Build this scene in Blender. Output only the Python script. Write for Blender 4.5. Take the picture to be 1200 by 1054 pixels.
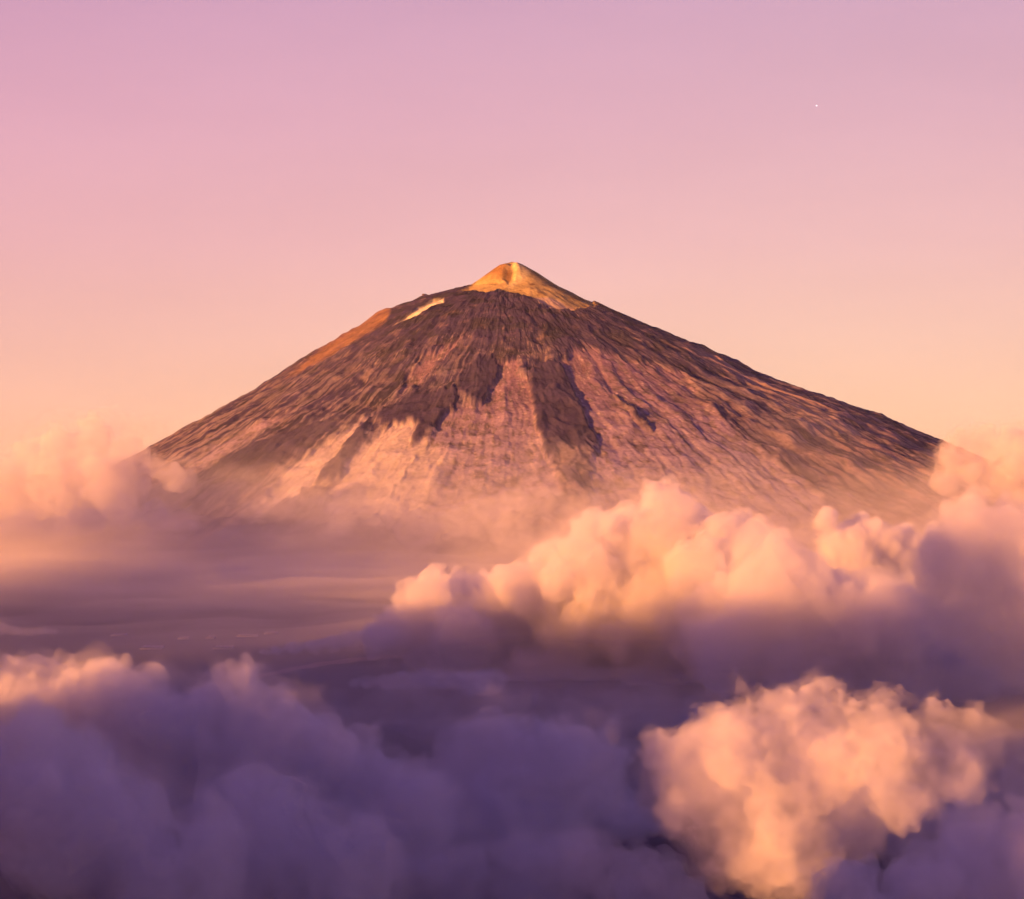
import bpy, math, random
import numpy as np
from mathutils import Vector

# ------------------------------------------------------------------ scene, camera, light
scene = bpy.context.scene
COL = scene.collection
for o in list(bpy.data.objects):
    bpy.data.objects.remove(o)

F = 2333.0          # focal length in pixels of the 1200 px wide photograph
HOR = 545.0         # pixel row of the camera's eye level
EYE = 500.0         # metres above the plain

cam_data = bpy.data.cameras.new("camera")
cam_data.lens = 36.0 * F / 1200.0
cam_data.sensor_width = 36.0
cam_data.shift_y = (HOR - 527.0) / 1200.0
cam_data.clip_start = 1.0
cam_data.clip_end = 400000.0
cam = bpy.data.objects.new("camera", cam_data)
cam.location = (0, 0, EYE)
cam.rotation_euler = (math.radians(90), 0, 0)
COL.objects.link(cam)
scene.camera = cam

SUN_AZ = math.radians(-50)      # measured from straight behind the camera, towards the left
SUN_EL = math.radians(8)
sun_from = Vector((math.sin(SUN_AZ) * math.cos(SUN_EL), -math.cos(SUN_AZ) * math.cos(SUN_EL), math.sin(SUN_EL)))

world = bpy.data.worlds.new("World")
scene.world = world
world.use_nodes = True
wn, wl = world.node_tree.nodes, world.node_tree.links
wn.clear()


def srgb(r, g, b):
    f = lambda c: (c / 12.92) if c <= 0.04045 else ((c + 0.055) / 1.055) ** 2.4
    return (f(r / 255), f(g / 255), f(b / 255), 1.0)


w_out = wn.new("ShaderNodeOutputWorld")
w_bg = wn.new("ShaderNodeBackground")
w_tc = wn.new("ShaderNodeTexCoord")
w_sep = wn.new("ShaderNodeSeparateXYZ")
w_ramp = wn.new("ShaderNodeValToRGB")
wl.new(w_tc.outputs["Generated"], w_sep.inputs[0])
wl.new(w_sep.outputs["Z"], w_ramp.inputs["Fac"])
cr = w_ramp.color_ramp
stops = [(0.0, srgb(255, 205, 164)), (0.03, srgb(252, 204, 172)), (0.065, srgb(246, 199, 181)),
         (0.11, srgb(237, 189, 188)), (0.17, srgb(225, 178, 192)), (0.23, srgb(211, 168, 193)),
         (0.30, srgb(150, 124, 182)), (0.45, srgb(62, 64, 145)), (1.0, srgb(30, 42, 124))]
cr.elements[0].position = stops[0][0]; cr.elements[0].color = stops[0][1]
cr.elements[1].position = stops[-1][0]; cr.elements[1].color = stops[-1][1]
for p, c in stops[1:-1]:
    e = cr.elements.new(p); e.color = c
# faint uneven veils of high haze
w_map = wn.new("ShaderNodeMapping"); w_map.inputs["Scale"].default_value = (2.2, 2.2, 9.0)
w_noi = wn.new("ShaderNodeTexNoise"); w_noi.inputs["Scale"].default_value = 1.6; w_noi.inputs["Detail"].default_value = 4.0
w_mr = wn.new("ShaderNodeMapRange"); w_mr.inputs[1].default_value = 0.25; w_mr.inputs[2].default_value = 0.75
w_mr.inputs[3].default_value = 0.95; w_mr.inputs[4].default_value = 1.05
w_mul = wn.new("ShaderNodeVectorMath"); w_mul.operation = 'SCALE'
wl.new(w_tc.outputs["Generated"], w_map.inputs[0]); wl.new(w_map.outputs[0], w_noi.inputs["Vector"])
wl.new(w_noi.outputs["Fac"], w_mr.inputs[0]); wl.new(w_mr.outputs[0], w_mul.inputs["Scale"])
wl.new(w_ramp.outputs["Color"], w_mul.inputs[0])
# the sky is a little rosier towards the left
w_az = wn.new("ShaderNodeMapRange"); w_az.inputs[1].default_value = -0.28; w_az.inputs[2].default_value = 0.15
w_tint = wn.new("ShaderNodeMixRGB"); w_tint.inputs[1].default_value = (0.95, 0.845, 0.92, 1); w_tint.inputs[2].default_value = (1, 1, 1, 1)
w_fin = wn.new("ShaderNodeMixRGB"); w_fin.blend_type = 'MULTIPLY'; w_fin.inputs[0].default_value = 1.0
wl.new(w_sep.outputs["X"], w_az.inputs[0]); wl.new(w_az.outputs[0], w_tint.inputs[0])
wl.new(w_mul.outputs[0], w_fin.inputs[1]); wl.new(w_tint.outputs[0], w_fin.inputs[2])
wl.new(w_fin.outputs[0], w_bg.inputs["Color"])
w_bg.inputs["Strength"].default_value = 0.311
wl.new(w_bg.outputs[0], w_out.inputs["Surface"])

sun_data = bpy.data.lights.new("sun", "SUN")
sun_data.energy = 5.0
sun_data.angle = math.radians(1.0)
sun_data.color = (1.0, 0.37, 0.075)
sun = bpy.data.objects.new("sun", sun_data)
sun.rotation_euler = sun_from.to_track_quat('Z', 'Y').to_euler()
sun.location = (0, 0, 4000)
COL.objects.link(sun)

scene.view_settings.view_transform = 'Standard'
scene.view_settings.look = 'None'
scene.view_settings.exposure = 1.7
scene.view_settings.gamma = 1.0
scene.view_settings.use_curve_mapping = False
scene.render.engine = 'CYCLES'
cy = scene.cycles
cy.use_denoising = True
cy.use_adaptive_sampling = True
cy.adaptive_threshold = 0.05
cy.max_bounces = 8
cy.volume_bounces = 5
cy.diffuse_bounces = 2
cy.glossy_bounces = 1
cy.transparent_max_bounces = 96
cy.volume_max_steps = 64
cy.volume_step_rate = 0.3
cy.caustics_reflective = False
cy.caustics_refractive = False

random.seed(11)
RNG = np.random.default_rng(11)


# ------------------------------------------------------------------ helpers
def at(px, py, d):
    """direction of a photograph pixel taken to the distance d (metres in front of the camera)"""
    return np.array([(px - 600.0) / F * d, d, EYE + (HOR - py) / F * d])


_G = np.array([[1, 1, 0], [-1, 1, 0], [1, -1, 0], [-1, -1, 0], [1, 0, 1], [-1, 0, 1], [1, 0, -1], [-1, 0, -1],
               [0, 1, 1], [0, -1, 1], [0, 1, -1], [0, -1, -1], [1, 1, 0], [-1, 1, 0], [0, -1, 1], [0, -1, -1]], float)


def noise3(p, seed=0):
    """Perlin noise, about -1..1, for an (N,3) array"""
    p = np.asarray(p, float)
    i = np.floor(p).astype(np.int64)
    f = p - i
    u = f * f * f * (f * (f * 6 - 15) + 10)
    out = np.zeros(len(p))
    for dx in (0, 1):
        wx = u[:, 0] if dx else 1 - u[:, 0]
        for dy in (0, 1):
            wy = u[:, 1] if dy else 1 - u[:, 1]
            for dz in (0, 1):
                wz = u[:, 2] if dz else 1 - u[:, 2]
                h = (i[:, 0] + dx) * 73856093 ^ (i[:, 1] + dy) * 19349663 ^ (i[:, 2] + dz) * 83492791 ^ (seed * 2654435761 + 12345)
                h = (h ^ (h >> 13)) * 1274126177 & 0x7fffffff
                h = (h ^ (h >> 16)) & 15
                g = _G[h]
                out += wx * wy * wz * (g[:, 0] * (f[:, 0] - dx) + g[:, 1] * (f[:, 1] - dy) + g[:, 2] * (f[:, 2] - dz))
    return out


def fbm(p, oct=4, seed=0, gain=0.5, lac=2.03, billow=False, ridge=False):
    s = 0; a = 1.0; q = np.asarray(p, float)
    for k in range(oct):
        n = noise3(q, seed + k * 17)
        if billow: n = np.abs(n) * 2 - 0.5
        if ridge: n = 1 - np.abs(n) * 2
        s = s + a * n
        a *= gain; q = q * lac + 7.13
    return s


def sstep(a, b, x):
    t = np.clip((x - a) / (b - a), 0, 1)
    return t * t * (3 - 2 * t)


def mesh_from(name, verts, faces):
    me = bpy.data.meshes.new(name)
    me.vertices.add(len(verts)); me.vertices.foreach_set("co", np.asarray(verts, np.float32).ravel())
    faces = np.asarray(faces, np.int32)
    n, k = faces.shape
    me.loops.add(n * k); me.loops.foreach_set("vertex_index", faces.ravel())
    me.polygons.add(n); me.polygons.foreach_set("loop_start", np.arange(0, n * k, k, dtype=np.int32))
    me.update(calc_edges=True)
    return me


def link(name, me, mat=None, parent=None):
    o = bpy.data.objects.new(name, me)
    if mat and me: me.materials.append(mat)
    COL.objects.link(o)
    if parent: o.parent = parent
    return o


def tag(o, label=None, cat=None, group=None, kind=None):
    if label: o["label"] = label
    if cat: o["category"] = cat
    if group: o["group"] = group
    if kind: o["kind"] = kind
    return o


def new_mat(name):
    m = bpy.data.materials.new(name); m.use_nodes = True
    m.node_tree.nodes.clear()
    return m, m.node_tree.nodes, m.node_tree.links


def plain(name, col, rough=0.9):
    m, n, l = new_mat(name)
    o = n.new("ShaderNodeOutputMaterial"); b = n.new("ShaderNodeBsdfPrincipled")
    b.inputs["Base Color"].default_value = (*col, 1); b.inputs["Roughness"].default_value = rough
    t = n.new("ShaderNodeTexNoise"); t.inputs["Scale"].default_value = 0.3
    mx = n.new("ShaderNodeMixRGB"); mx.blend_type = 'MULTIPLY'; mx.inputs[0].default_value = 0.35
    mx.inputs[1].default_value = (*col, 1)
    c = n.new("ShaderNodeTexCoord"); l.new(c.outputs["Object"], t.inputs["Vector"])
    l.new(t.outputs["Color"], mx.inputs[2]); l.new(mx.outputs[0], b.inputs["Base Color"])
    l.new(b.outputs[0], o.inputs["Surface"])
    return m


# ------------------------------------------------------------------ the plain
def ground_z(x, y):
    x = np.atleast_1d(np.asarray(x, float)); y = np.atleast_1d(np.asarray(y, float))
    return fbm(np.stack([x / 2500, y / 2500, 0 * x], 1), 2, 3) * 12 - 8


def on_ground(px, py):
    """where the line of sight through a pixel meets the plain"""
    d = EYE * F / (py - HOR)
    for _ in range(3):
        p = at(px, py, d); z = float(ground_z(p[0], p[1])[0])
        d = (EYE - z) * F / (py - HOR)
    p = at(px, py, d); p[2] = z
    return p


def build_ground():
    ys = np.concatenate([np.linspace(-6000, 0, 8)[:-1], np.geomspace(1, 14000, 160) - 1, np.geomspace(14500, 110000, 30)])
    xs = np.linspace(-1, 1, 161); xs = np.sign(xs) * (np.abs(xs) ** 2.2) * 60000
    X, Y = np.meshgrid(xs, ys)
    Z = ground_z(X.ravel(), Y.ravel())
    v = np.stack([X.ravel(), Y.ravel(), Z], 1)
    ny, nx = X.shape
    i = np.arange(nx * ny).reshape(ny, nx)
    f = np.stack([i[:-1, :-1].ravel(), i[:-1, 1:].ravel(), i[1:, 1:].ravel(), i[1:, :-1].ravel()], 1)
    me = mesh_from("ground", v, f)
    m, n, l = new_mat("plain_earth")
    out = n.new("ShaderNodeOutputMaterial"); b = n.new("ShaderNodeBsdfPrincipled")
    b.inputs["Roughness"].default_value = 0.95; b.inputs["Specular IOR Level"].default_value = 0.1
    tc = n.new("ShaderNodeTexCoord")
    t1 = n.new("ShaderNodeTexNoise"); t1.inputs["Scale"].default_value = 0.0006; t1.inputs["Detail"].default_value = 8; t1.inputs["Roughness"].default_value = 0.65
    vo = n.new("ShaderNodeTexVoronoi"); vo.inputs["Scale"].default_value = 0.0045; vo.inputs["Randomness"].default_value = 0.8
    mp = n.new("ShaderNodeMapping"); mp.inputs["Scale"].default_value = (1, 0.35, 1); mp.inputs["Rotation"].default_value = (0, 0, 0.25)
    l.new(tc.outputs["Object"], mp.inputs[0]); l.new(mp.outputs[0], vo.inputs["Vector"]); l.new(tc.outputs["Object"], t1.inputs["Vector"])
    r1 = n.new("ShaderNodeValToRGB")
    r1.color_ramp.elements[0].position = 0.35; r1.color_ramp.elements[0].color = (0.045, 0.045, 0.075, 1)
    r1.color_ramp.elements[1].position = 0.7; r1.color_ramp.elements[1].color = (0.12, 0.10, 0.13, 1)
    l.new(t1.outputs["Fac"], r1.inputs[0])
    mx = n.new("ShaderNodeMixRGB"); mx.blend_type = 'SOFT_LIGHT'; mx.inputs[0].default_value = 0.55
    l.new(r1.outputs[0], mx.inputs[1])
    bw = n.new("ShaderNodeRGBToBW"); l.new(vo.outputs["Color"], bw.inputs[0]); l.new(bw.outputs[0], mx.inputs[2])
    l.new(mx.outputs[0], b.inputs["Base Color"]); l.new(b.outputs[0], out.inputs["Surface"])
    g = link("ground", me, m)
    tag(g, "dark hazy plain stretching below the clouds", "ground", kind="structure")


build_ground()


# ------------------------------------------------------------------ the volcano
MPX = 6.0                       # metres per photograph pixel at the summit's distance
MD = MPX * F                    # distance of the summit
LEFT = [(600, 307), (585, 311), (567, 324), (548, 338), (520, 346), (470, 362), (440, 374), (400, 398), (350, 429), (300, 463), (250, 492),
        (215, 510), (190, 525), (160, 541), (110, 568), (40, 598), (-40, 618), (-140, 632), (-300, 642)]
RIGHT = [(600, 307), (612, 310), (630, 320), (655, 337), (685, 352), (720, 369), (770, 391), (830, 415), (865, 431), (910, 453),
         (970, 473), (1030, 494), (1080, 516), (1130, 538), (1200, 568), (1290, 598), (1380, 618), (1480, 632), (1700, 642)]
lr = np.array([(600 - a) * MPX for a, b in LEFT]); lz = np.array([EYE + (HOR - b) * MPX for a, b in LEFT])
rr = np.array([(a - 600) * MPX for a, b in RIGHT]); rz = np.array([EYE + (HOR - b) * MPX for a, b in RIGHT])


def inpoly(x, y, poly):
    """signed: positive inside, magnitude = distance to the outline in pixels"""
    poly = np.asarray(poly, float); n = len(poly)
    inside = np.zeros(len(x), bool); dmin = np.full(len(x), 1e9)
    for k in range(n):
        x1, y1 = poly[k]; x2, y2 = poly[(k + 1) % n]
        c = ((y1 > y) != (y2 > y)) & (x < (x2 - x1) * (y - y1) / (y2 - y1 + 1e-12) + x1)
        inside ^= c
        ex, ey = x2 - x1, y2 - y1
        t = np.clip(((x - x1) * ex + (y - y1) * ey) / (ex * ex + ey * ey + 1e-9), 0, 1)
        dmin = np.minimum(dmin, np.hypot(x - x1 - t * ex, y - y1 - t * ey))
    return np.where(inside, dmin, -dmin)


# outlines of the differently coloured ground of the slopes, as (pixel column, pixel row)
CONE = [(536, 345), (548, 338), (567, 324), (585, 309), (600, 300), (615, 305), (640, 322), (690, 350), (700, 362), (690, 362), (668, 366), (640, 360),
        (626, 352), (610, 346), (595, 344), (585, 341), (572, 344), (555, 342)]
CONE_PINK = [(626, 350), (640, 349), (655, 354), (675, 363), (668, 366), (650, 363), (632, 357)]
WHITE = [(460, 385), (475, 374), (490, 362), (508, 353), (520, 352), (520, 356), (510, 360), (494, 368), (478, 377)]
RED_LEFT = [(335, 446), (380, 408), (430, 374), (450, 364), (458, 367), (452, 378), (430, 393), (400, 412), (370, 430)]
PINKS = [
    [(466, 462), (480, 440), (497, 420), (515, 409), (545, 398), (535, 408), (520, 420), (500, 440), (480, 456)],          # orange strip
    [(585, 430), (596, 425), (605, 418), (608, 440), (618, 446), (625, 470), (632, 500), (645, 535), (660, 580), (480, 640), (440, 600), (470, 560), (500, 520),
     (520, 490), (545, 474), (556, 480), (568, 466), (580, 448)],                                                          # central apron
    [(655, 428), (670, 412), (682, 407), (710, 413), (745, 425), (775, 432), (800, 440), (830, 480), (880, 520), (960, 580), (1000, 640), (700, 640), (690, 560),
     (700, 520), (680, 480), (664, 445)],                                                                                  # right apron
    [(330, 560), (370, 530), (400, 512), (435, 486), (430, 497), (412, 520), (398, 540), (385, 565), (300, 600)],          # pale fan left
    [(420, 530), (450, 502), (470, 495), (490, 510), (500, 520), (470, 560), (440, 600), (380, 600), (390, 565)],          # pale fan centre
    [(205, 560), (250, 525), (300, 500), (350, 478), (320, 500), (280, 522), (240, 550)],                                  # left light strip
]
PALE = [[(395, 560), (450, 502), (470, 495), (500, 520), (530, 540), (480, 620), (380, 620)],
        [(330, 560), (370, 530), (400, 512), (432, 488), (412, 520), (398, 540), (385, 565), (300, 600)]]
DARKS = [
    [(535, 450), (560, 425), (578, 422), (586, 432), (580, 448), (568, 466), (556, 480), (548, 474), (540, 466)],          # lobe
    [(440, 488), (480, 465), (540, 460), (530, 480), (505, 505), (484, 525), (482, 515), (490, 505), (470, 497), (450, 503)],
    [(440, 488), (425, 520), (405, 540), (398, 560), (368, 568), (380, 550), (395, 535), (412, 515)],                      # thin tongue
    [(620, 440), (640, 425), (655, 430), (664, 445), (680, 480), (702, 522), (690, 530), (660, 528), (640, 535), (628, 490)],
    [(240, 560), (280, 535), (330, 512), (400, 490), (370, 520), (330, 552), (300, 562)],
    [(720, 466), (735, 475), (758, 498), (764, 505), (755, 500), (735, 482)],
]


def build_volcano():
    nf, nb, nr = 1150, 90, 400
    th = np.concatenate([np.linspace(math.radians(176), math.radians(364), nf), np.linspace(math.radians(364), math.radians(536), nb + 2)[1:-1]])
    u = np.linspace(0, 1, nr)
    rad = (0.25 * u + 0.75 * u ** 1.5) * 6000.0 + 0.5
    TH, R = np.meshgrid(th, rad, indexing='ij')
    T = TH.ravel(); R = R.ravel()
    wr = 0.5 + 0.5 * np.cos(T)
    def height(R):
        return np.interp(R, lr, lz) * (1 - wr) + np.interp(R, rr, rz) * wr
    # radial profile smoothed a little away from the two outlines
    z = height(R)
    cx, sy = np.cos(T), np.sin(T)
    X = R * cx; Y = R * sy
    # photograph pixel on which every vertex falls: lays out the rocks and the light painted at the cleft
    d = MD + Y
    px = 600 + X / d * F
    py = HOR - (z - EYE) / d * F
    front = sstep(0.12, -0.05, sy)
    # warp for ragged outlines
    W = np.stack([X / 90, Y / 90, z / 90], 1)
    wx = fbm(W, 4, 21) * 5.0; wy = fbm(W, 4, 31) * 4.0
    # streaky warp along the fall line
    tw = T + 0.03 * fbm(np.stack([X / 700, Y / 700, z / 700], 1), 3, 65) + 0.006 * fbm(np.stack([X / 200, Y / 200, z / 200], 1), 3, 66)
    SR = np.stack([tw * 55, np.sqrt(R) * 0.035, np.zeros_like(T)], 1)
    calm = sstep(250, 1000, R)
    streak = fbm(SR, 4, 41, 0.6) * calm
    SF = np.stack([tw * 170, np.sqrt(R) * 0.09, np.zeros_like(T)], 1)
    streak2 = fbm(SF, 3, 51, 0.6) * calm
    qx, qy = px + wx, py + wy + streak * 6
    def mask(poly, soft=3.0, jag=1.0):
        return sstep(-soft, soft, inpoly(px + wx * jag, py + (wy + streak * 6) * jag, poly)) * front
    rel = np.clip(R / 3000, 0, 1)

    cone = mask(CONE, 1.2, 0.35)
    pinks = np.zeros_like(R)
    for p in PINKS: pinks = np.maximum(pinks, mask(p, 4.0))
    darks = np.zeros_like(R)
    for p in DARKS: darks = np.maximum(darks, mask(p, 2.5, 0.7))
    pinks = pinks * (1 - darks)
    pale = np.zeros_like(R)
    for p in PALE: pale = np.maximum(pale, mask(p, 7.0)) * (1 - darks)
    white = mask(WHITE, 1.0, 0.2)
    red = mask(RED_LEFT, 3.0, 0.5)
    cpink = mask(CONE_PINK, 1.5, 0.4)

    # ---- relief
    away = sstep(60, 500, R)
    gul = fbm(np.stack([tw * 14, np.sqrt(R) * 0.05, np.zeros_like(T)], 1), 5, 61, 0.5) * 1.6
    rough = fbm(np.stack([X / 160, Y / 160, z / 160], 1), 4, 71, 0.5)
    rough_r = fbm(np.stack([tw * 9 + 0.5 * noise3(np.stack([X / 300, Y / 300, z / 300], 1), 86), np.sqrt(R) * 0.16, 0.4 * noise3(np.stack([X / 200, Y / 200, z / 200], 1), 87)], 1), 4, 81, 0.55, ridge=True)
    lava = (1 - pinks) * (1 - cone) * (1 - white) * (1 - red * 0.7)
    h = gul * (2 + 8 * rel) * calm
    h += rough * (6 + 8 * rel) * away
    h += lava * (rough_r - 0.6) * (9 + 10 * rel) * away + (1 - lava) * (rough_r - 0.6) * 5 * rel * away
    h += lava * 10 * away
    h += darks * 14
    h += streak * 3.5 * rel * away + streak2 * 1.2 * rel * away
    h += fbm(np.stack([X / 36, Y / 36, z / 36], 1), 2, 91) * 2.2 * (0.25 + 0.75 * away)
    # the cleft of the summit: bright wall on the right, shadowed hollow on the left
    sd = inpoly(px, py, [(597, 307), (601, 305), (604, 315), (602, 328), (596, 332), (590, 326), (592, 314)])
    h -= sstep(-3.0, 4.0, sd) * 17 * front
    h += sstep(5, 0, np.abs(px - 607 - (py - 310) * 0.25)) * sstep(335, 312, py) * 4 * front
    # steps on the left shoulder outline
    al = np.exp(-((T - math.pi) / 0.22) ** 2) + np.exp(-((T - math.pi - 2 * math.pi) / 0.22) ** 2)
    rp = 600 - R / MPX
    h += al * 34 * (sstep(425, 447, rp) * sstep(459, 451, rp))
    h += al * 18 * (sstep(480, 493, rp) * sstep(504, 499, rp))
    Zf = z + h
    Zf = z - 40 * sstep(450, -50, z) + h * sstep(-20, 250, z)

    # ---- rock colours, with light and shade painted in round the summit cleft
    nc = fbm(np.stack([X / 80, Y / 80, z / 80], 1), 4, 101, 0.55)
    nc2 = fbm(np.stack([X / 24, Y / 24, z / 24], 1), 2, 111, 0.5)
    def C(r, g, b): return np.array([r, g, b])[None, :]
    def mixc(a, b, t): return a * (1 - t[:, None]) + b * t[:, None]
    col = np.repeat(C(0.040, 0.031, 0.105), len(R), 0)
    col = mixc(col, C(0.076, 0.056, 0.130), 0.75 * sstep(-0.1, 0.6, nc + 0.4 * streak))
    col = mixc(col, C(0.022, 0.022, 0.048), 0.75 * sstep(0.05, 0.5, fbm(np.stack([X / 200, Y / 200, z / 110], 1), 4, 121, 0.6)))
    # weathered streaks on both flanks
    flank = sstep(1050, 2300, R)
    st = sstep(0.0, 0.45, streak + 0.35 * streak2 + 0.5 * nc + 0.25 * (rough_r - 0.6))
    col = mixc(col, C(0.20, 0.165, 0.23), st * flank * 0.9)
    col = mixc(col, C(0.24, 0.17, 0.18), 0.5 * sstep(0.35, 0.85, nc + streak2 * 0.6) * sstep(500, 900, R))
    stripe = fbm(np.stack([tw * 30, np.sqrt(R) * 0.03, np.zeros_like(T) + 3.3], 1), 3, 131, 0.6) + 0.35 * streak2 + 0.2 * nc
    rflank = sstep(math.radians(296), math.radians(312), T) * sstep(math.radians(352), math.radians(338), T) * sstep(1100, 1700, R)
    col = mixc(col, C(0.28, 0.20, 0.23), 0.9 * rflank * sstep(0.0, 0.3, stripe))
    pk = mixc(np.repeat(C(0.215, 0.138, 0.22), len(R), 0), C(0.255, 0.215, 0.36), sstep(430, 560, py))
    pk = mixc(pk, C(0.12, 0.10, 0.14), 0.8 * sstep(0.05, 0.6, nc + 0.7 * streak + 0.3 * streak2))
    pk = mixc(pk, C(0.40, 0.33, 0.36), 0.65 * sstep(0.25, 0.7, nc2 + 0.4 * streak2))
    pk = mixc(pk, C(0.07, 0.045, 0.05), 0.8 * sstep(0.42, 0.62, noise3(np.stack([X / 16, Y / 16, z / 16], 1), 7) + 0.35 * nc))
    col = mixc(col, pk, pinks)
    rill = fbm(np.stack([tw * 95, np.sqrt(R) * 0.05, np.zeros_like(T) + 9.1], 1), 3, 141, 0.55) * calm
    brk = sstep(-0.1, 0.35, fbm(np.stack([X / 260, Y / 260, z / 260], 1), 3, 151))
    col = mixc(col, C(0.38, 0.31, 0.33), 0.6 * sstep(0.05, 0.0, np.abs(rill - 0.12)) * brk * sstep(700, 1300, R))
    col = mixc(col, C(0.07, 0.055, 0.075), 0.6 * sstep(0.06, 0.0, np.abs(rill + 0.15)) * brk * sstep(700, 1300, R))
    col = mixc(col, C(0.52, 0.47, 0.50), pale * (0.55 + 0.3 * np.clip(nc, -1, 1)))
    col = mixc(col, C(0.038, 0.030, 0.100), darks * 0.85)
    col = mixc(col, C(0.26, 0.145, 0.10), red * (0.75 + 0.3 * np.clip(nc + streak2, -1, 0.8)))
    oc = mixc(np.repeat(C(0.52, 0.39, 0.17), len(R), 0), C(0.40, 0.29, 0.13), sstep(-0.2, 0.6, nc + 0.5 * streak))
    oc = mixc(oc, C(0.26, 0.14, 0.06), 0.9 * sstep(598, 590, px) * sstep(332, 318, py + 3 * nc))  # painted shade: darker red on the cone left of the cleft
    oc = mixc(oc, C(0.18, 0.08, 0.04), 0.8 * sstep(-1.0, 4.0, sd + 1.5 * nc))  # shadow of the cleft's hollow, painted into the colour
    oc = mixc(oc, C(0.66, 0.56, 0.32), 0.8 * sstep(-6, 3, inpoly(px, py + wy * 0.3, [(601, 303), (616, 306), (622, 318), (612, 328), (598, 336), (603, 322)])))  # painted light: paler wall where the sun strikes right of the cleft
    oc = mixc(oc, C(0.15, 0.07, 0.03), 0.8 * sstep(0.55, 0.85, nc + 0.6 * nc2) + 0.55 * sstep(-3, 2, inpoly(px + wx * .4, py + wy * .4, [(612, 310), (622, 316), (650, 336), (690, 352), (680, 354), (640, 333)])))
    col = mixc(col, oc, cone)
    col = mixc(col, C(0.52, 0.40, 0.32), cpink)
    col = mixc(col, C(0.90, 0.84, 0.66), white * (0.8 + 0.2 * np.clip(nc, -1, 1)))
    col *= 0.80 * (1 + 0.16 * np.clip(nc2, -1, 1) + 0.30 * np.clip(rough, -1, 1))[:, None]
    col = np.clip(col, 0.012, 0.9)

    V = np.stack([X, MD + Y, Zf], 1)
    n1 = len(th)
    idx = np.arange(n1 * nr).reshape(n1, nr)
    nxt = np.roll(idx, -1, axis=0)
    f = np.stack([idx[:, :-1].ravel(), idx[:, 1:].ravel(), nxt[:, 1:].ravel(), nxt[:, :-1].ravel()], 1)
    me = mesh_from("volcano", V, f)
    a = me.color_attributes.new("rock", 'FLOAT_COLOR', 'POINT')
    a.data.foreach_set("color", np.concatenate([col, np.ones((len(col), 1))], 1).astype(np.float32).ravel())
    me.polygons.foreach_set("use_smooth", np.ones(len(f), bool))
    m, n, l = new_mat("volcanic_rock")
    out = n.new("ShaderNodeOutputMaterial"); b = n.new("ShaderNodeBsdfPrincipled")
    b.inputs["Roughness"].default_value = 0.95; b.inputs["Specular IOR Level"].default_value = 0.05
    at_ = n.new("ShaderNodeVertexColor"); at_.layer_name = "rock"
    tc = n.new("ShaderNodeTexCoord")
    t = n.new("ShaderNodeTexNoise"); t.inputs["Scale"].default_value = 0.05; t.inputs["Detail"].default_value = 2; t.inputs["Roughness"].default_value = 0.6
    l.new(tc.outputs["Object"], t.inputs["Vector"])
    rmp = n.new("ShaderNodeMapRange"); rmp.inputs[1].default_value = 0.3; rmp.inputs[2].default_value = 0.7; rmp.inputs[3].default_value = 0.80; rmp.inputs[4].default_value = 1.20
    l.new(t.outputs["Fac"], rmp.inputs[0])
    mul = n.new("ShaderNodeVectorMath"); mul.operation = 'SCALE'
    l.new(at_.outputs["Color"], mul.inputs[0]); l.new(rmp.outputs[0], mul.inputs["Scale"])
    l.new(mul.outputs[0], b.inputs["Base Color"])
    bp = n.new("ShaderNodeBump"); bp.inputs["Strength"].default_value = 0.5; bp.inputs["Distance"].default_value = 5.0
    l.new(t.outputs["Fac"], bp.inputs["Height"]); l.new(bp.outputs[0], b.inputs["Normal"])
    l.new(b.outputs[0], out.inputs["Surface"])
    o = link("volcano", me, m)
    tag(o, "steep cone-shaped volcano of dark lava with an ochre summit", "volcano", kind="structure")


build_volcano()


# ------------------------------------------------------------------ clouds
def vol_mat(name, density, color=(1, 1, 1), g=0.0, ragged=0.0, holes=0.42):
    """ragged: size in metres of the wisps and holes in the cloud, 0 for an even one"""
    m, n, l = new_mat(name)
    out = n.new("ShaderNodeOutputMaterial"); v = n.new("ShaderNodeVolumeScatter")
    if ragged:
        tc = n.new("ShaderNodeTexCoord"); t = n.new("ShaderNodeTexNoise")
        t.inputs["Scale"].default_value = 1.0 / ragged; t.inputs["Detail"].default_value = 5.0; t.inputs["Roughness"].default_value = 0.66
        l.new(tc.outputs["Object"], t.inputs["Vector"])
        r = n.new("ShaderNodeMapRange"); r.inputs[1].default_value = holes; r.inputs[2].default_value = holes + 0.20; r.inputs[3].default_value = 0.0; r.inputs[4].default_value = density
        l.new(t.outputs["Fac"], r.inputs[0]); l.new(r.outputs[0], v.inputs["Density"])
    v.inputs["Color"].default_value = (*color, 1); v.inputs["Density"].default_value = density
    v.inputs["Anisotropy"].default_value = g
    # what is not scattered is absorbed, so that every colour has the same mean free path
    ab = n.new("ShaderNodeVolumeAbsorption"); ab.inputs["Color"].default_value = (*color, 1); ab.inputs["Density"].default_value = density
    if ragged: l.new(r.outputs[0], ab.inputs["Density"])
    ad = n.new("ShaderNodeAddShader"); l.new(v.outputs[0], ad.inputs[0]); l.new(ab.outputs[0], ad.inputs[1])
    l.new(ad.outputs[0], out.inputs["Volume"])
    return m


def ico(sub):
    import bmesh
    bm = bmesh.new(); bmesh.ops.create_icosphere(bm, subdivisions=sub, radius=1.0)
    v = np.array([x.co[:] for x in bm.verts]); bm.faces.ensure_lookup_table()
    f = np.array([[q.index for q in x.verts] for x in bm.faces]); bm.free()
    return v, f


ICO_V, ICO_F = ico(2)


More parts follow.
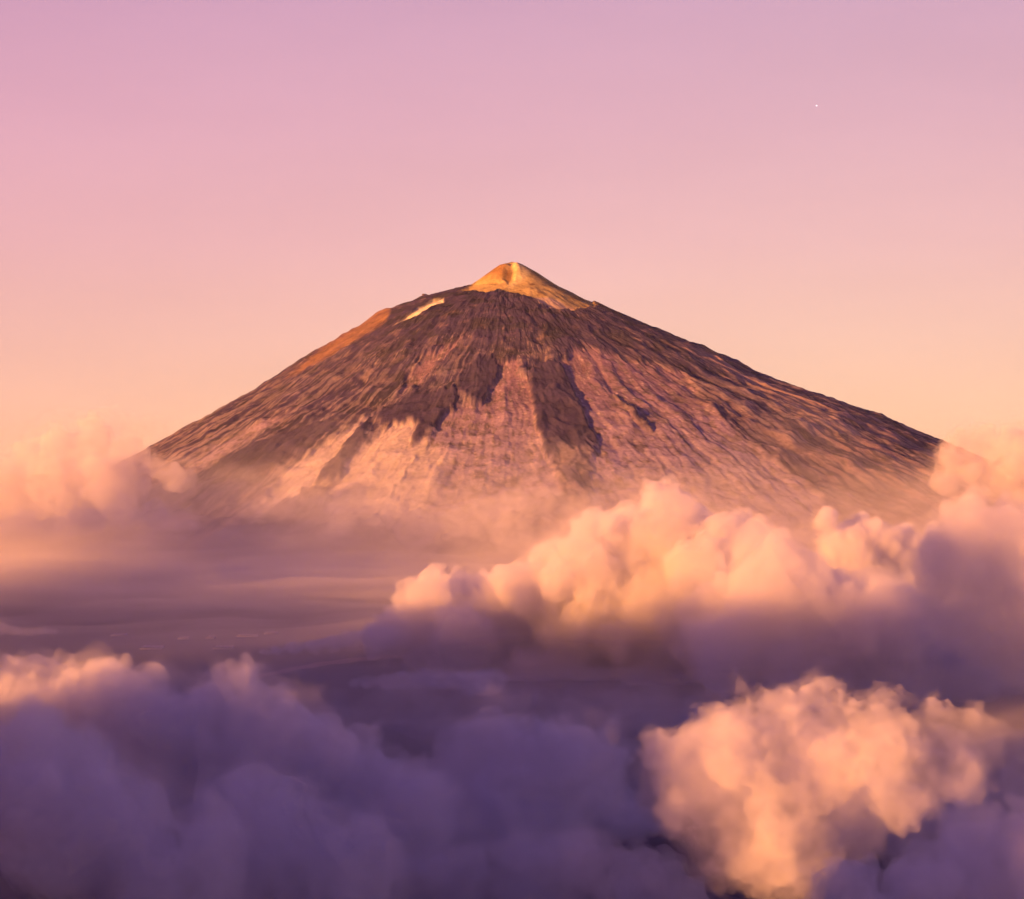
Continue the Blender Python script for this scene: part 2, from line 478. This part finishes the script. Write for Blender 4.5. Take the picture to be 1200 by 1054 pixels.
def sprout(puffs, n, ratio, rng, up=0.35, jit=0.25):
    """smaller puffs budding from the surface of bigger ones"""
    out = []
    for (c, r, fl) in puffs:
        for _ in range(n):
            dv = rng.normal(size=3); dv[2] += up; dv /= np.linalg.norm(dv)
            s = r * ratio * (1 + rng.uniform(-jit, jit))
            dd = dv * (r * rng.uniform(0.72, 1.0)); dd[2] *= fl
            out.append((c + dd, s, fl))
    return out


def remeshed(me, voxel):
    o = bpy.data.objects.new("puffs", me); COL.objects.link(o)
    md = o.modifiers.new("remesh", 'REMESH'); md.mode = 'VOXEL'; md.voxel_size = voxel; md.adaptivity = 0
    ev = o.evaluated_get(bpy.context.evaluated_depsgraph_get())
    m2 = bpy.data.meshes.new_from_object(ev)
    bpy.data.objects.remove(o); bpy.data.meshes.remove(me)
    return m2


def puff_mesh(puffs, voxel):
    vs, fs, k = [], [], 0
    for (c, r, fl) in puffs:
        vs.append(ICO_V * np.array([r * (1 + (1 - fl) * 0.8), r, r * fl]) + c); fs.append(ICO_F + k); k += len(ICO_V)
    return remeshed(mesh_from("puffs", np.concatenate(vs), np.concatenate(fs)), voxel)


def biggest(me):
    """keeps only the largest connected piece"""
    n = len(me.vertices)
    e = np.empty(len(me.edges) * 2, np.int32); me.edges.foreach_get("vertices", e); e = e.reshape(-1, 2)
    lab = np.arange(n)
    while True:
        m = np.minimum(lab[e[:, 0]], lab[e[:, 1]]); new = lab.copy()
        np.minimum.at(new, e[:, 0], m); np.minimum.at(new, e[:, 1], m)
        new = new[new]; new = new[new]
        if (new == lab).all(): break
        lab = new
    ids, cnt = np.unique(lab, return_counts=True)
    if len(ids) == 1: return me
    keep = lab == ids[np.argmax(cnt)]
    co = np.empty(n * 3, np.float32); me.vertices.foreach_get("co", co); co = co.reshape(-1, 3)
    q = np.empty(len(me.loops), np.int32); me.loops.foreach_get("vertex_index", q); q = q.reshape(-1, 4)
    q = q[keep[q[:, 0]]]
    idx = np.cumsum(keep) - 1
    m2 = mesh_from("puffs", co[keep], idx[q]); bpy.data.meshes.remove(me)
    return m2


def displace(me, scale, amp, seed, octs=4, wisp=0.0, offset=0.0):
    n = len(me.vertices)
    co = np.empty(n * 3, np.float32); me.vertices.foreach_get("co", co); co = co.reshape(-1, 3).astype(float)
    no = np.empty(n * 3, np.float32); me.vertices.foreach_get("normal", no); no = no.reshape(-1, 3).astype(float)
    d = fbm(co / scale, octs, seed, 0.6, billow=True) * amp + offset
    co = co + no * d[:, None]
    if wisp:
        w = np.stack([fbm(co / (scale * 0.7) + k * 31.7, 3, seed + 200 + k) for k in range(3)], 1)
        co = co + w * wisp
    me.vertices.foreach_set("co", co.astype(np.float32).ravel()); me.update()


TRIS = 0
CLOUD_WHITE = (0.87, 0.845, 0.95)      # how much light one droplet passes on


def cloud(label, spec, d, seed, dens=0.01, fringe=0.2, vox=3.0, grow=(7, 5), ratio=0.48, flat=1.0, spread=0.25, amp=0.16,
          group=None, name="cloud", color=CLOUD_WHITE, halo=0.4, up=0.35, world=False, ragged=None, holes=0.30):
    """spec: (pixel column, pixel row, radius in pixels[, distance offset in radii]); world: (x, y, z, radius) in metres"""
    global TRIS
    rng = np.random.default_rng(seed)
    s = d / F
    base = []
    for q in spec:
        if world:
            base.append((np.array(q[:3], float), q[3], flat)); continue
        px, py, r = q[:3]
        off = (q[3] if len(q) > 3 else rng.uniform(-1, 1) * spread * 4)
        dd = d + off * r * s
        base.append((at(px, py, dd), r * dd / F, flat))
    allp = list(base)
    lv = base
    for n in grow:
        lv = sprout(lv, n, ratio, rng, up=up)
        allp += lv
    rm = np.mean([p[1] for p in base])
    if ragged is None: ragged = 0.0 if world else rm * 1.1
    org = Vector(np.mean([p[0] for p in base], 0)); org.z = min(p[0][2] - p[1] for p in base)
    root = bpy.data.objects.new(name, None); COL.objects.link(root); root.location = org
    tag(root, label, "cloud", group)
    me = puff_mesh(allp, vox * s)
    displace(me, rm * 0.8, rm * amp, seed, 5, wisp=rm * 0.12)
    me = biggest(remeshed(me, vox * s))
    core = link("billow", me, vol_mat(name + "_billow", dens * (1.5 if ragged else 1), color, ragged=ragged, holes=holes), root); core.matrix_parent_inverse.translation = -org
    # thin ragged fringe of mist round the billows
    rim = [(c + rng.normal(size=3) * r * 0.12, r * (1.0 + halo * rng.uniform(0.3, 1.3)), fl) for (c, r, fl) in base + lv[:: max(1, len(lv) // 400)]]
    me2 = puff_mesh(rim, vox * 1.5 * s)
    displace(me2, rm * 0.7, rm * amp * 1.6, seed + 5, 5, wisp=rm * 0.25)
    me2 = biggest(remeshed(me2, vox * 1.5 * s))
    fr = link("fringe", me2, vol_mat(name + "_fringe", dens * fringe, color), root); fr.matrix_parent_inverse.translation = -org
    TRIS += 2 * (len(me.polygons) + len(me2.polygons))
    return root


def mist_layer(name, label, xs, ys, top, bottom, density, seed, rough, scale):
    """a low sheet of mist with an uneven, billowy top: top(x, y) gives its mean height"""
    X, Y = np.meshgrid(xs, ys)
    x, y = X.ravel(), Y.ravel()
    zt = top(x, y) + fbm(np.stack([x / scale, y / scale, np.zeros_like(x)], 1), 5, seed, 0.55, billow=True) * rough
    zt = np.maximum(zt, bottom + 3)
    k = len(x)
    v = np.concatenate([np.stack([x, y, zt], 1), np.stack([x, y, np.full(k, bottom)], 1)])
    ny, nx = X.shape
    i = np.arange(k).reshape(ny, nx)
    f = [np.stack([i[:-1, :-1].ravel(), i[:-1, 1:].ravel(), i[1:, 1:].ravel(), i[1:, :-1].ravel()], 1)]
    f.append(f[0][:, ::-1] + k)
    ring = np.concatenate([i[0, :], i[1:, -1], i[-1, -2::-1], i[-2:0:-1, 0]])
    nx2 = np.roll(ring, -1)
    f.append(np.stack([nx2, ring, ring + k, nx2 + k], 1))
    me = mesh_from(name, v, np.concatenate(f))
    return tag(link(name, me, vol_mat(name, density, CLOUD_WHITE)), label, "mist", kind="stuff")


cloud("large sunlit cumulus billowing in front of the right side of the volcano",
      [(770, 640, 55), (725, 652, 48), (690, 675, 45), (650, 668, 28), (686, 612, 14), (620, 695, 40), (565, 705, 36), (505, 703, 32), (472, 738, 26), (545, 755, 42),
       (600, 755, 55), (680, 740, 65), (760, 720, 65), (830, 690, 58), (850, 640, 42), (800, 603, 26), (620, 800, 38), (690, 805, 48), (770, 800, 52), (840, 800, 50), (845, 735, 52, -2.5), (880, 700, 42, -3.5), (822, 668, 36, -2.0), (525, 725, 34), (450, 752, 20), (500, 765, 26)], 4800, 1, dens=0.014, vox=2.1, grow=(8, 6, 3), ratio=0.45, amp=0.12, holes=0.2)
cloud("shaded cloud mass with one lit knob below the small orange puffs",
      [(900, 705, 55), (942, 685, 32), (980, 725, 55), (1040, 735, 55), (1000, 700, 34), (890, 650, 34), (860, 765, 55), (950, 785, 55), (1050, 785, 55), (1130, 775, 55)], 4300, 2)
cloud("tall grey-mauve cloud tower at the right edge",
      [(1140, 635, 48), (1180, 655, 55), (1110, 680, 45), (1102, 672, 24), (1190, 612, 28), (1160, 720, 65), (1210, 730, 60)], 3900, 3)
cloud("small bright orange cauliflower cloud right of centre under the slope",
      [(1010, 622, 18), (1032, 632, 20), (1060, 637, 20), (967, 610, 14), (985, 642, 22), (1095, 622, 9), (1080, 640, 16), (1000, 655, 26), (1040, 658, 26)], 6200, 4, dens=0.016, vox=2)
cloud("glowing yellow-orange cloud left of the volcano",
      [(70, 528, 26), (110, 522, 26), (145, 530, 20), (163, 537, 14), (182, 548, 14), (205, 562, 18), (90, 560, 34), (60, 570, 30), (125, 562, 30), (160, 570, 20), (30, 542, 20), (8, 566, 26), (-25, 560, 30), (-10, 590, 28), (30, 590, 28), (85, 595, 28), (140, 592, 24)],
      11000, 5, dens=0.0045, vox=2, halo=0.7)
cloud("faint grey cloud behind the left foot of the volcano",
      [(180, 503, 15), (150, 498, 12), (205, 503, 10), (165, 512, 16)], 15500, 6, dens=0.0006, vox=2)
cloud("soft orange-topped cloud hiding the right foot of the volcano",
      [(1112, 536, 15), (1128, 524, 17), (1150, 526, 22), (1180, 521, 20), (1165, 513, 11), (1205, 522, 22), (1205, 540, 26), (1130, 556, 24), (1170, 560, 28), (1215, 570, 30), (1105, 572, 20)],
      11500, 7, dens=0.0055, vox=2, halo=0.7)
rg = np.random.default_rng(5)
cloud("pink-topped cloud bank filling the lower left",
      [(40, 803, 38), (110, 808, 38), (130, 793, 20), (180, 835, 40), (232, 855, 40), (275, 797, 22), (290, 832, 40), (332, 852, 40), (380, 888, 35), (422, 890, 28), (452, 922, 40),
       (480, 965, 55), (300, 900, 75), (200, 900, 75), (400, 965, 75), (100, 870, 75), (20, 850, 55)], 2400, 10, dens=0.02, ragged=38, holes=0.37)
cloud("blue shaded cloud in the bottom left corner",
      [(60, 872, 34), (20, 900, 55), (90, 925, 55), (150, 965, 55), (60, 980, 75), (130, 1015, 65), (205, 1035, 65), (250, 995, 45)], 1900, 11, dens=0.02, ragged=32, holes=0.37)
cloud("mauve cloud lobe in front of the pink-topped bank",
      [(260, 945, 40), (300, 960, 45), (350, 990, 55), (300, 1025, 65), (400, 1030, 65)], 2050, 12, dens=0.018, ragged=32, holes=0.37)
cloud("dusky blue mist pooling at the bottom centre",
      [(560, 905, 60), (650, 920, 70), (710, 1000, 75), (600, 1020, 85), (500, 1030, 65), (750, 1050, 70), (690, 905, 45), (640, 1060, 90), (520, 960, 60), (800, 1070, 60)], 2700, 13, dens=0.008)
cloud("low indigo mist along the bottom edge left of the ragged cloud",
      [(470, 1045, 45), (530, 1035, 50), (600, 1030, 55), (670, 1030, 55), (735, 1040, 50), (790, 1055, 40)], 2250, 24, dens=0.008, vox=3.5)
cloud("bright orange ragged cloud in the lower right",
      [(800, 900, 42), (850, 872, 42), (900, 852, 38), (960, 848, 38), (1010, 852, 34), (1042, 825, 16), (1020, 832, 16), (850, 930, 62), (900, 960, 62), (850, 990, 45),
       (960, 900, 60), (1040, 880, 42), (1100, 872, 34), (1150, 872, 28), (1090, 830, 12), (1112, 840, 12), (1140, 840, 14), (1160, 850, 14), (995, 950, 48), (1060, 925, 42), (1120, 910, 34), (945, 1000, 42), (800, 945, 40), (900, 1010, 36)], 2100, 14, dens=0.026, amp=0.2, vox=2.2, ragged=62, holes=0.45)
cloud("dark purple cloud in the bottom right corner",
      [(1150, 1015, 50), (1205, 1000, 55), (1080, 1045, 50), (1000, 1065, 45), (1200, 1055, 75)], 1500, 15, dens=0.02)
cloud("thin mauve veil drawn across the right end of the ragged orange cloud",
      [(1010, 975, 45), (1060, 960, 55), (1130, 935, 55), (1190, 905, 55), (1185, 970, 60), (1090, 1005, 60)], 1700, 23, dens=0.0035)
cloud("soft mauve veil under the flat base of the large cumulus",
      [(x, 832 + 8 * math.sin(x * 0.05), 30 + 6 * math.sin(x * 0.11)) for x in range(400, 840, 36)], 3250, 25, dens=0.0022, flat=0.8, grow=(6,))
cloud("flat cloud tongue below the large cumulus",
      [(415, 801, 7), (432, 800, 10), (455, 800, 12), (475, 798, 13), (495, 797, 14), (515, 798, 14), (535, 799, 15), (555, 799, 17), (575, 800, 18)], 3700, 16, vox=2, flat=0.8, dens=0.012)
cloud("low row of small clouds trailing left from the large cumulus",
      [(310, 765, 6), (325, 763, 8), (345, 760, 10), (368, 757, 11), (390, 753, 12), (412, 750, 13), (432, 748, 14), (455, 748, 16)], 4650, 17, vox=2, flat=0.7, dens=0.012)
cloud("small stray cloud over the plain at the left edge",
      [(2, 737, 10), (18, 740, 9), (34, 741, 8), (50, 740, 8), (64, 741, 6)], 4700, 18, vox=2, flat=0.6, dens=0.01)
# four unseen clouds, added past the left edge to cast shade into the view
cloud("tall unseen cloud tower added left of the view to shade the right-hand clouds and the large cumulus",
      [(-1010, 2330, 600, 140), (-1000, 2300, 420, 180), (-1060, 2440, 490, 150), (-1110, 2550, 410, 165), (-1160, 2660, 340, 185), (-1050, 2450, 300, 190), (-1250, 2850, 315, 190), (-1100, 2550, 150, 220), (-1300, 2600, 150, 240), (-1290, 3050, 295, 185),
       (-1340, 3300, 255, 185), (-1420, 3550, 215, 180), (-1480, 3780, 205, 175), (-1380, 3420, 100, 180), (-1450, 3700, 80, 170)], 2600, 19, world=True, dens=0.009, vox=8)
cloud("low unseen cloud bank added left of the view to shade the lower left clouds",
      [(-1000, 2150, 185, 140), (-930, 1950, 190, 135), (-880, 1750, 190, 135), (-860, 1550, 245, 135), (-820, 1380, 245, 125), (-1000, 1800, 110, 170), (-960, 2080, 30, 140), (-900, 1880, 30, 140), (-860, 1680, 40, 140), (-840, 1480, 40, 140), (-800, 1330, 60, 120)], 2000, 20, world=True, dens=0.016, vox=9)

cloud("small unseen cloud added left of the view to shade the bottom right corner", [(-560, 850, 330, 110), (-640, 900, 250, 120), (-600, 800, 200, 110), (-540, 900, 240, 110), (-560, 780, 320, 90), (-520, 750, 270, 110), (-540, 820, 120, 130), (-500, 730, 130, 120)], 1100, 21, world=True, dens=0.02, vox=9)
cloud("distant unseen cloud bank added left of the view to dim the plain and the foot mist",
      [(-0.257 * y - 620, y, 130 + 30 * math.sin(y) + max(0, y - 6000) * 0.12, 210) for y in range(3950, 9300, 260)], 5000, 22, world=True, dens=0.0035, vox=8, grow=(6, 4))
for k, (a, b, r, lab) in enumerate([
        (716, 862, 7, "faint scrap of lit cloud beside the upper left end of the ragged cloud"),
        (700, 893, 8, "leftmost faint scrap of lit cloud off the ragged cloud"),
        (723, 937, 8, "lowest scrap of lit cloud left of the ragged cloud"),
        (868, 803, 8, "scrap of lit cloud above the top of the ragged cloud"),
        (906, 817, 9, "rightmost scrap of lit cloud above the ragged cloud")]):
    cloud(lab, [(a, b, r), (a + r * 0.7, b + r * 0.8, r * 0.8), (a - r * .3, b + r, r * .8)], 2080 + 12 * k, 40 + k,
          dens=0.006, vox=1.8, grow=(5,), halo=0.8, group="scraps of lit cloud")
cloud("low mist puffs under the glowing cloud at the left edge",
      [(-10, 622, 20), (25, 618, 22), (62, 622, 20), (100, 612, 24), (140, 604, 22), (180, 606, 20), (215, 612, 18)], 9400, 61, dens=0.0022, vox=2.4, flat=0.75)
cloud("soft mist puffs low on the volcano left of its middle",
      [(300, 600, 20), (335, 596, 22), (372, 600, 24), (410, 598, 22), (450, 604, 24), (490, 612, 20), (395, 618, 20)], 9300, 62, dens=0.0012, vox=2.4, flat=0.75)
cloud("grey mist puffs climbing the slope behind the large cumulus",
      [(540, 612, 24), (575, 604, 26), (612, 596, 24), (645, 592, 24), (680, 600, 22), (600, 625, 26)], 9200, 63, dens=0.0014, vox=2.4, flat=0.85)


def foot(x, y):
    r = np.hypot(x, y - MD)
    return np.exp(-((r - 4300) / 1500) ** 2)


GX = np.linspace(-5200, 5200, 261); GY = np.linspace(6800, 12500, 130)
mist_layer("mist", "pale mist bank wrapping the foot of the volcano", GX, GY, lambda x, y: 10 + 210 * foot(x, y), -45, 5e-4, 301, 140, 600)
mist_layer("mist_veil", "thin upper veil of mist drifting over the lower slopes", GX * 1.02, GY * 1.01, lambda x, y: 50 + 390 * foot(x, y), -46, 2.4e-4, 302, 190, 900)
mist_layer("slope_mist", "faintest mist fading the lower slopes of the volcano", GX * 1.04, GY * 1.02, lambda x, y: 60 + 560 * foot(x, y), -48, 1.25e-4, 304, 280, 1200)
mist_layer("valley_mist", "thin purple mist lying over the plain", np.linspace(-7000, 7000, 141), np.linspace(1700, 13000, 120), lambda x, y: -40 + 118 * sstep(2200, 3100, y), -47, 1.0e-3, 303, 35, 1500)

# ------------------------------------------------------------------ small things
GLASS = plain("greenhouse_sheeting", (0.75, 0.62, 0.58))
FRAME = plain("greenhouse_wall", (0.45, 0.38, 0.36))


def greenhouse(px, py, w, depth, label):
    p = on_ground(px, py)
    hw, hd, e, r = w / 2, depth / 2, 4.5, 8.0
    root = bpy.data.objects.new("greenhouse", None); COL.objects.link(root); root.location = p - np.array([0, 0, 1.0])
    tag(root, label, "greenhouse", "greenhouses on the plain")
    v = [(-hw, -hd, 0), (hw, -hd, 0), (hw, hd, 0), (-hw, hd, 0), (-hw, -hd, e), (hw, -hd, e), (hw, hd, e), (-hw, hd, e)]
    link("wall", mesh_from("wall", v, [(0, 1, 5, 4), (1, 2, 6, 5), (2, 3, 7, 6), (3, 0, 4, 7)]), FRAME, root)
    n = max(2, int(w // 10)); rv, rf = [], []
    for k in range(n):                       # ridge-and-furrow roof
        x0, x1 = -hw + w * k / n, -hw + w * (k + 1) / n; xm = (x0 + x1) / 2; b = len(rv)
        rv += [(x0, -hd, e + .05), (xm, -hd, r), (x1, -hd, e + .05), (x0, hd, e + .05), (xm, hd, r), (x1, hd, e + .05)]
        rf += [(b, b + 1, b + 4, b + 3), (b + 1, b + 2, b + 5, b + 4)]
    link("roof", mesh_from("roof", rv, rf), GLASS, root)


for (px, py, w, dp, lab) in [
        (178, 760, 58, 60, "pale greenhouse nearest the pink-topped cloud bank on the left"),
        (262, 760, 52, 50, "pale greenhouse just left of the upright pink cloud knob"),
        (140, 745, 44, 40, "pale greenhouse farthest left on the plain"),
        (215, 749, 30, 36, "small pale greenhouse between the two long rows"),
        (247, 748, 26, 34, "tiny pale greenhouse above the one beside the pink knob"),
        (290, 746, 60, 34, "long pale greenhouse at the right end of the far row"),
        (318, 743, 40, 34, "pale greenhouse next to the low row of small clouds")]:
    greenhouse(px, py, w, dp, lab)


def riverbed():
    pts = [(296, 796), (330, 788), (370, 780), (410, 775), (450, 771), (492, 768)]
    c = [on_ground(*p) for p in pts]
    xs = np.interp(np.linspace(0, 5, 40), range(6), [p[0] for p in c]); ys = np.interp(np.linspace(0, 5, 40), range(6), [p[1] for p in c])
    k = np.ones(7) / 7
    ys = np.convolve(np.pad(ys, 3, mode="edge"), k, mode="valid")
    wd = 55 + 12 * np.sin(np.arange(40) * 0.9)
    lo = np.stack([xs, ys - wd, ground_z(xs, ys - wd) + 2.0], 1); hi = np.stack([xs, ys + wd, ground_z(xs, ys + wd) + 2.0], 1)
    i = np.arange(39)
    me = mesh_from("riverbed", np.concatenate([lo, hi]), np.stack([i, i + 1, i + 41, i + 40], 1))
    tag(link("riverbed", me, plain("dry_gravel", (0.34, 0.25, 0.25))), "pale curving strip of dry riverbed across the plain", "riverbed", kind="structure")


riverbed()


def station():
    """hut of the cableway on the left shoulder of the volcano"""
    p = at(497, 349, MD + 30)
    root = bpy.data.objects.new("mountain_station", None); COL.objects.link(root); root.location = p - np.array([0, 0, 4])
    tag(root, "tiny dark station hut on the left shoulder ridge", "hut")
    wall = plain("station_wall", (0.10, 0.05, 0.045))
    def box(nm, x0, x1, y0, y1, z0, z1, m):
        v = [(x0, y0, z0), (x1, y0, z0), (x1, y1, z0), (x0, y1, z0), (x0, y0, z1), (x1, y0, z1), (x1, y1, z1), (x0, y1, z1)]
        link(nm, mesh_from(nm, v, [(0, 3, 2, 1), (4, 5, 6, 7), (0, 1, 5, 4), (1, 2, 6, 5), (2, 3, 7, 6), (3, 0, 4, 7)]), m, root)
    box("wall", -13, 13, -9, 9, 0, 26, wall)
    box("annex", 13.1, 30, -7, 7, 0, 19, wall)
    box("roof", -15, 15, -11, 11, 26.1, 30, plain("station_roof", (0.05, 0.03, 0.035)))


station()


def star():
    p = at(957, 124, 90000)
    me = mesh_from("star", ICO_V * 24, ICO_F)
    m, n, l = new_mat("star_light"); o = n.new("ShaderNodeOutputMaterial"); e = n.new("ShaderNodeEmission")
    e.inputs["Color"].default_value = (1, 0.93, 0.95, 1); e.inputs["Strength"].default_value = 0.9
    l.new(e.outputs[0], o.inputs["Surface"])
    st = link("star", me, m); st.location = p
    tag(st, "single faint white star in the pink sky", "star")


star()

# ------------------------------------------------------------------ air
def build_haze():
    x, y0, y1, z0, z1 = 61000, -6500, 111000, -60, 2040
    v = [(-x, y0, z0), (x, y0, z0), (x, y1, z0), (-x, y1, z0), (-x, y0, z1), (x, y0, z1), (x, y1, z1), (-x, y1, z1)]
    f = [(0, 3, 2, 1), (4, 5, 6, 7), (0, 1, 5, 4), (1, 2, 6, 5), (2, 3, 7, 6), (3, 0, 4, 7)]
    me = mesh_from("haze", v, f)
    m, n, l = new_mat("haze_air")
    out = n.new("ShaderNodeOutputMaterial"); p = n.new("ShaderNodeVolumePrincipled")
    p.inputs["Color"].default_value = (0.85, 0.85, 0.95, 1)
    p.inputs["Density"].default_value = 4e-6
    p.inputs["Density Attribute"].default_value = ""
    l.new(p.outputs[0], out.inputs["Volume"])
    tag(link("haze", me, m), "thin pink evening haze filling the air", "haze", kind="stuff")


build_haze()
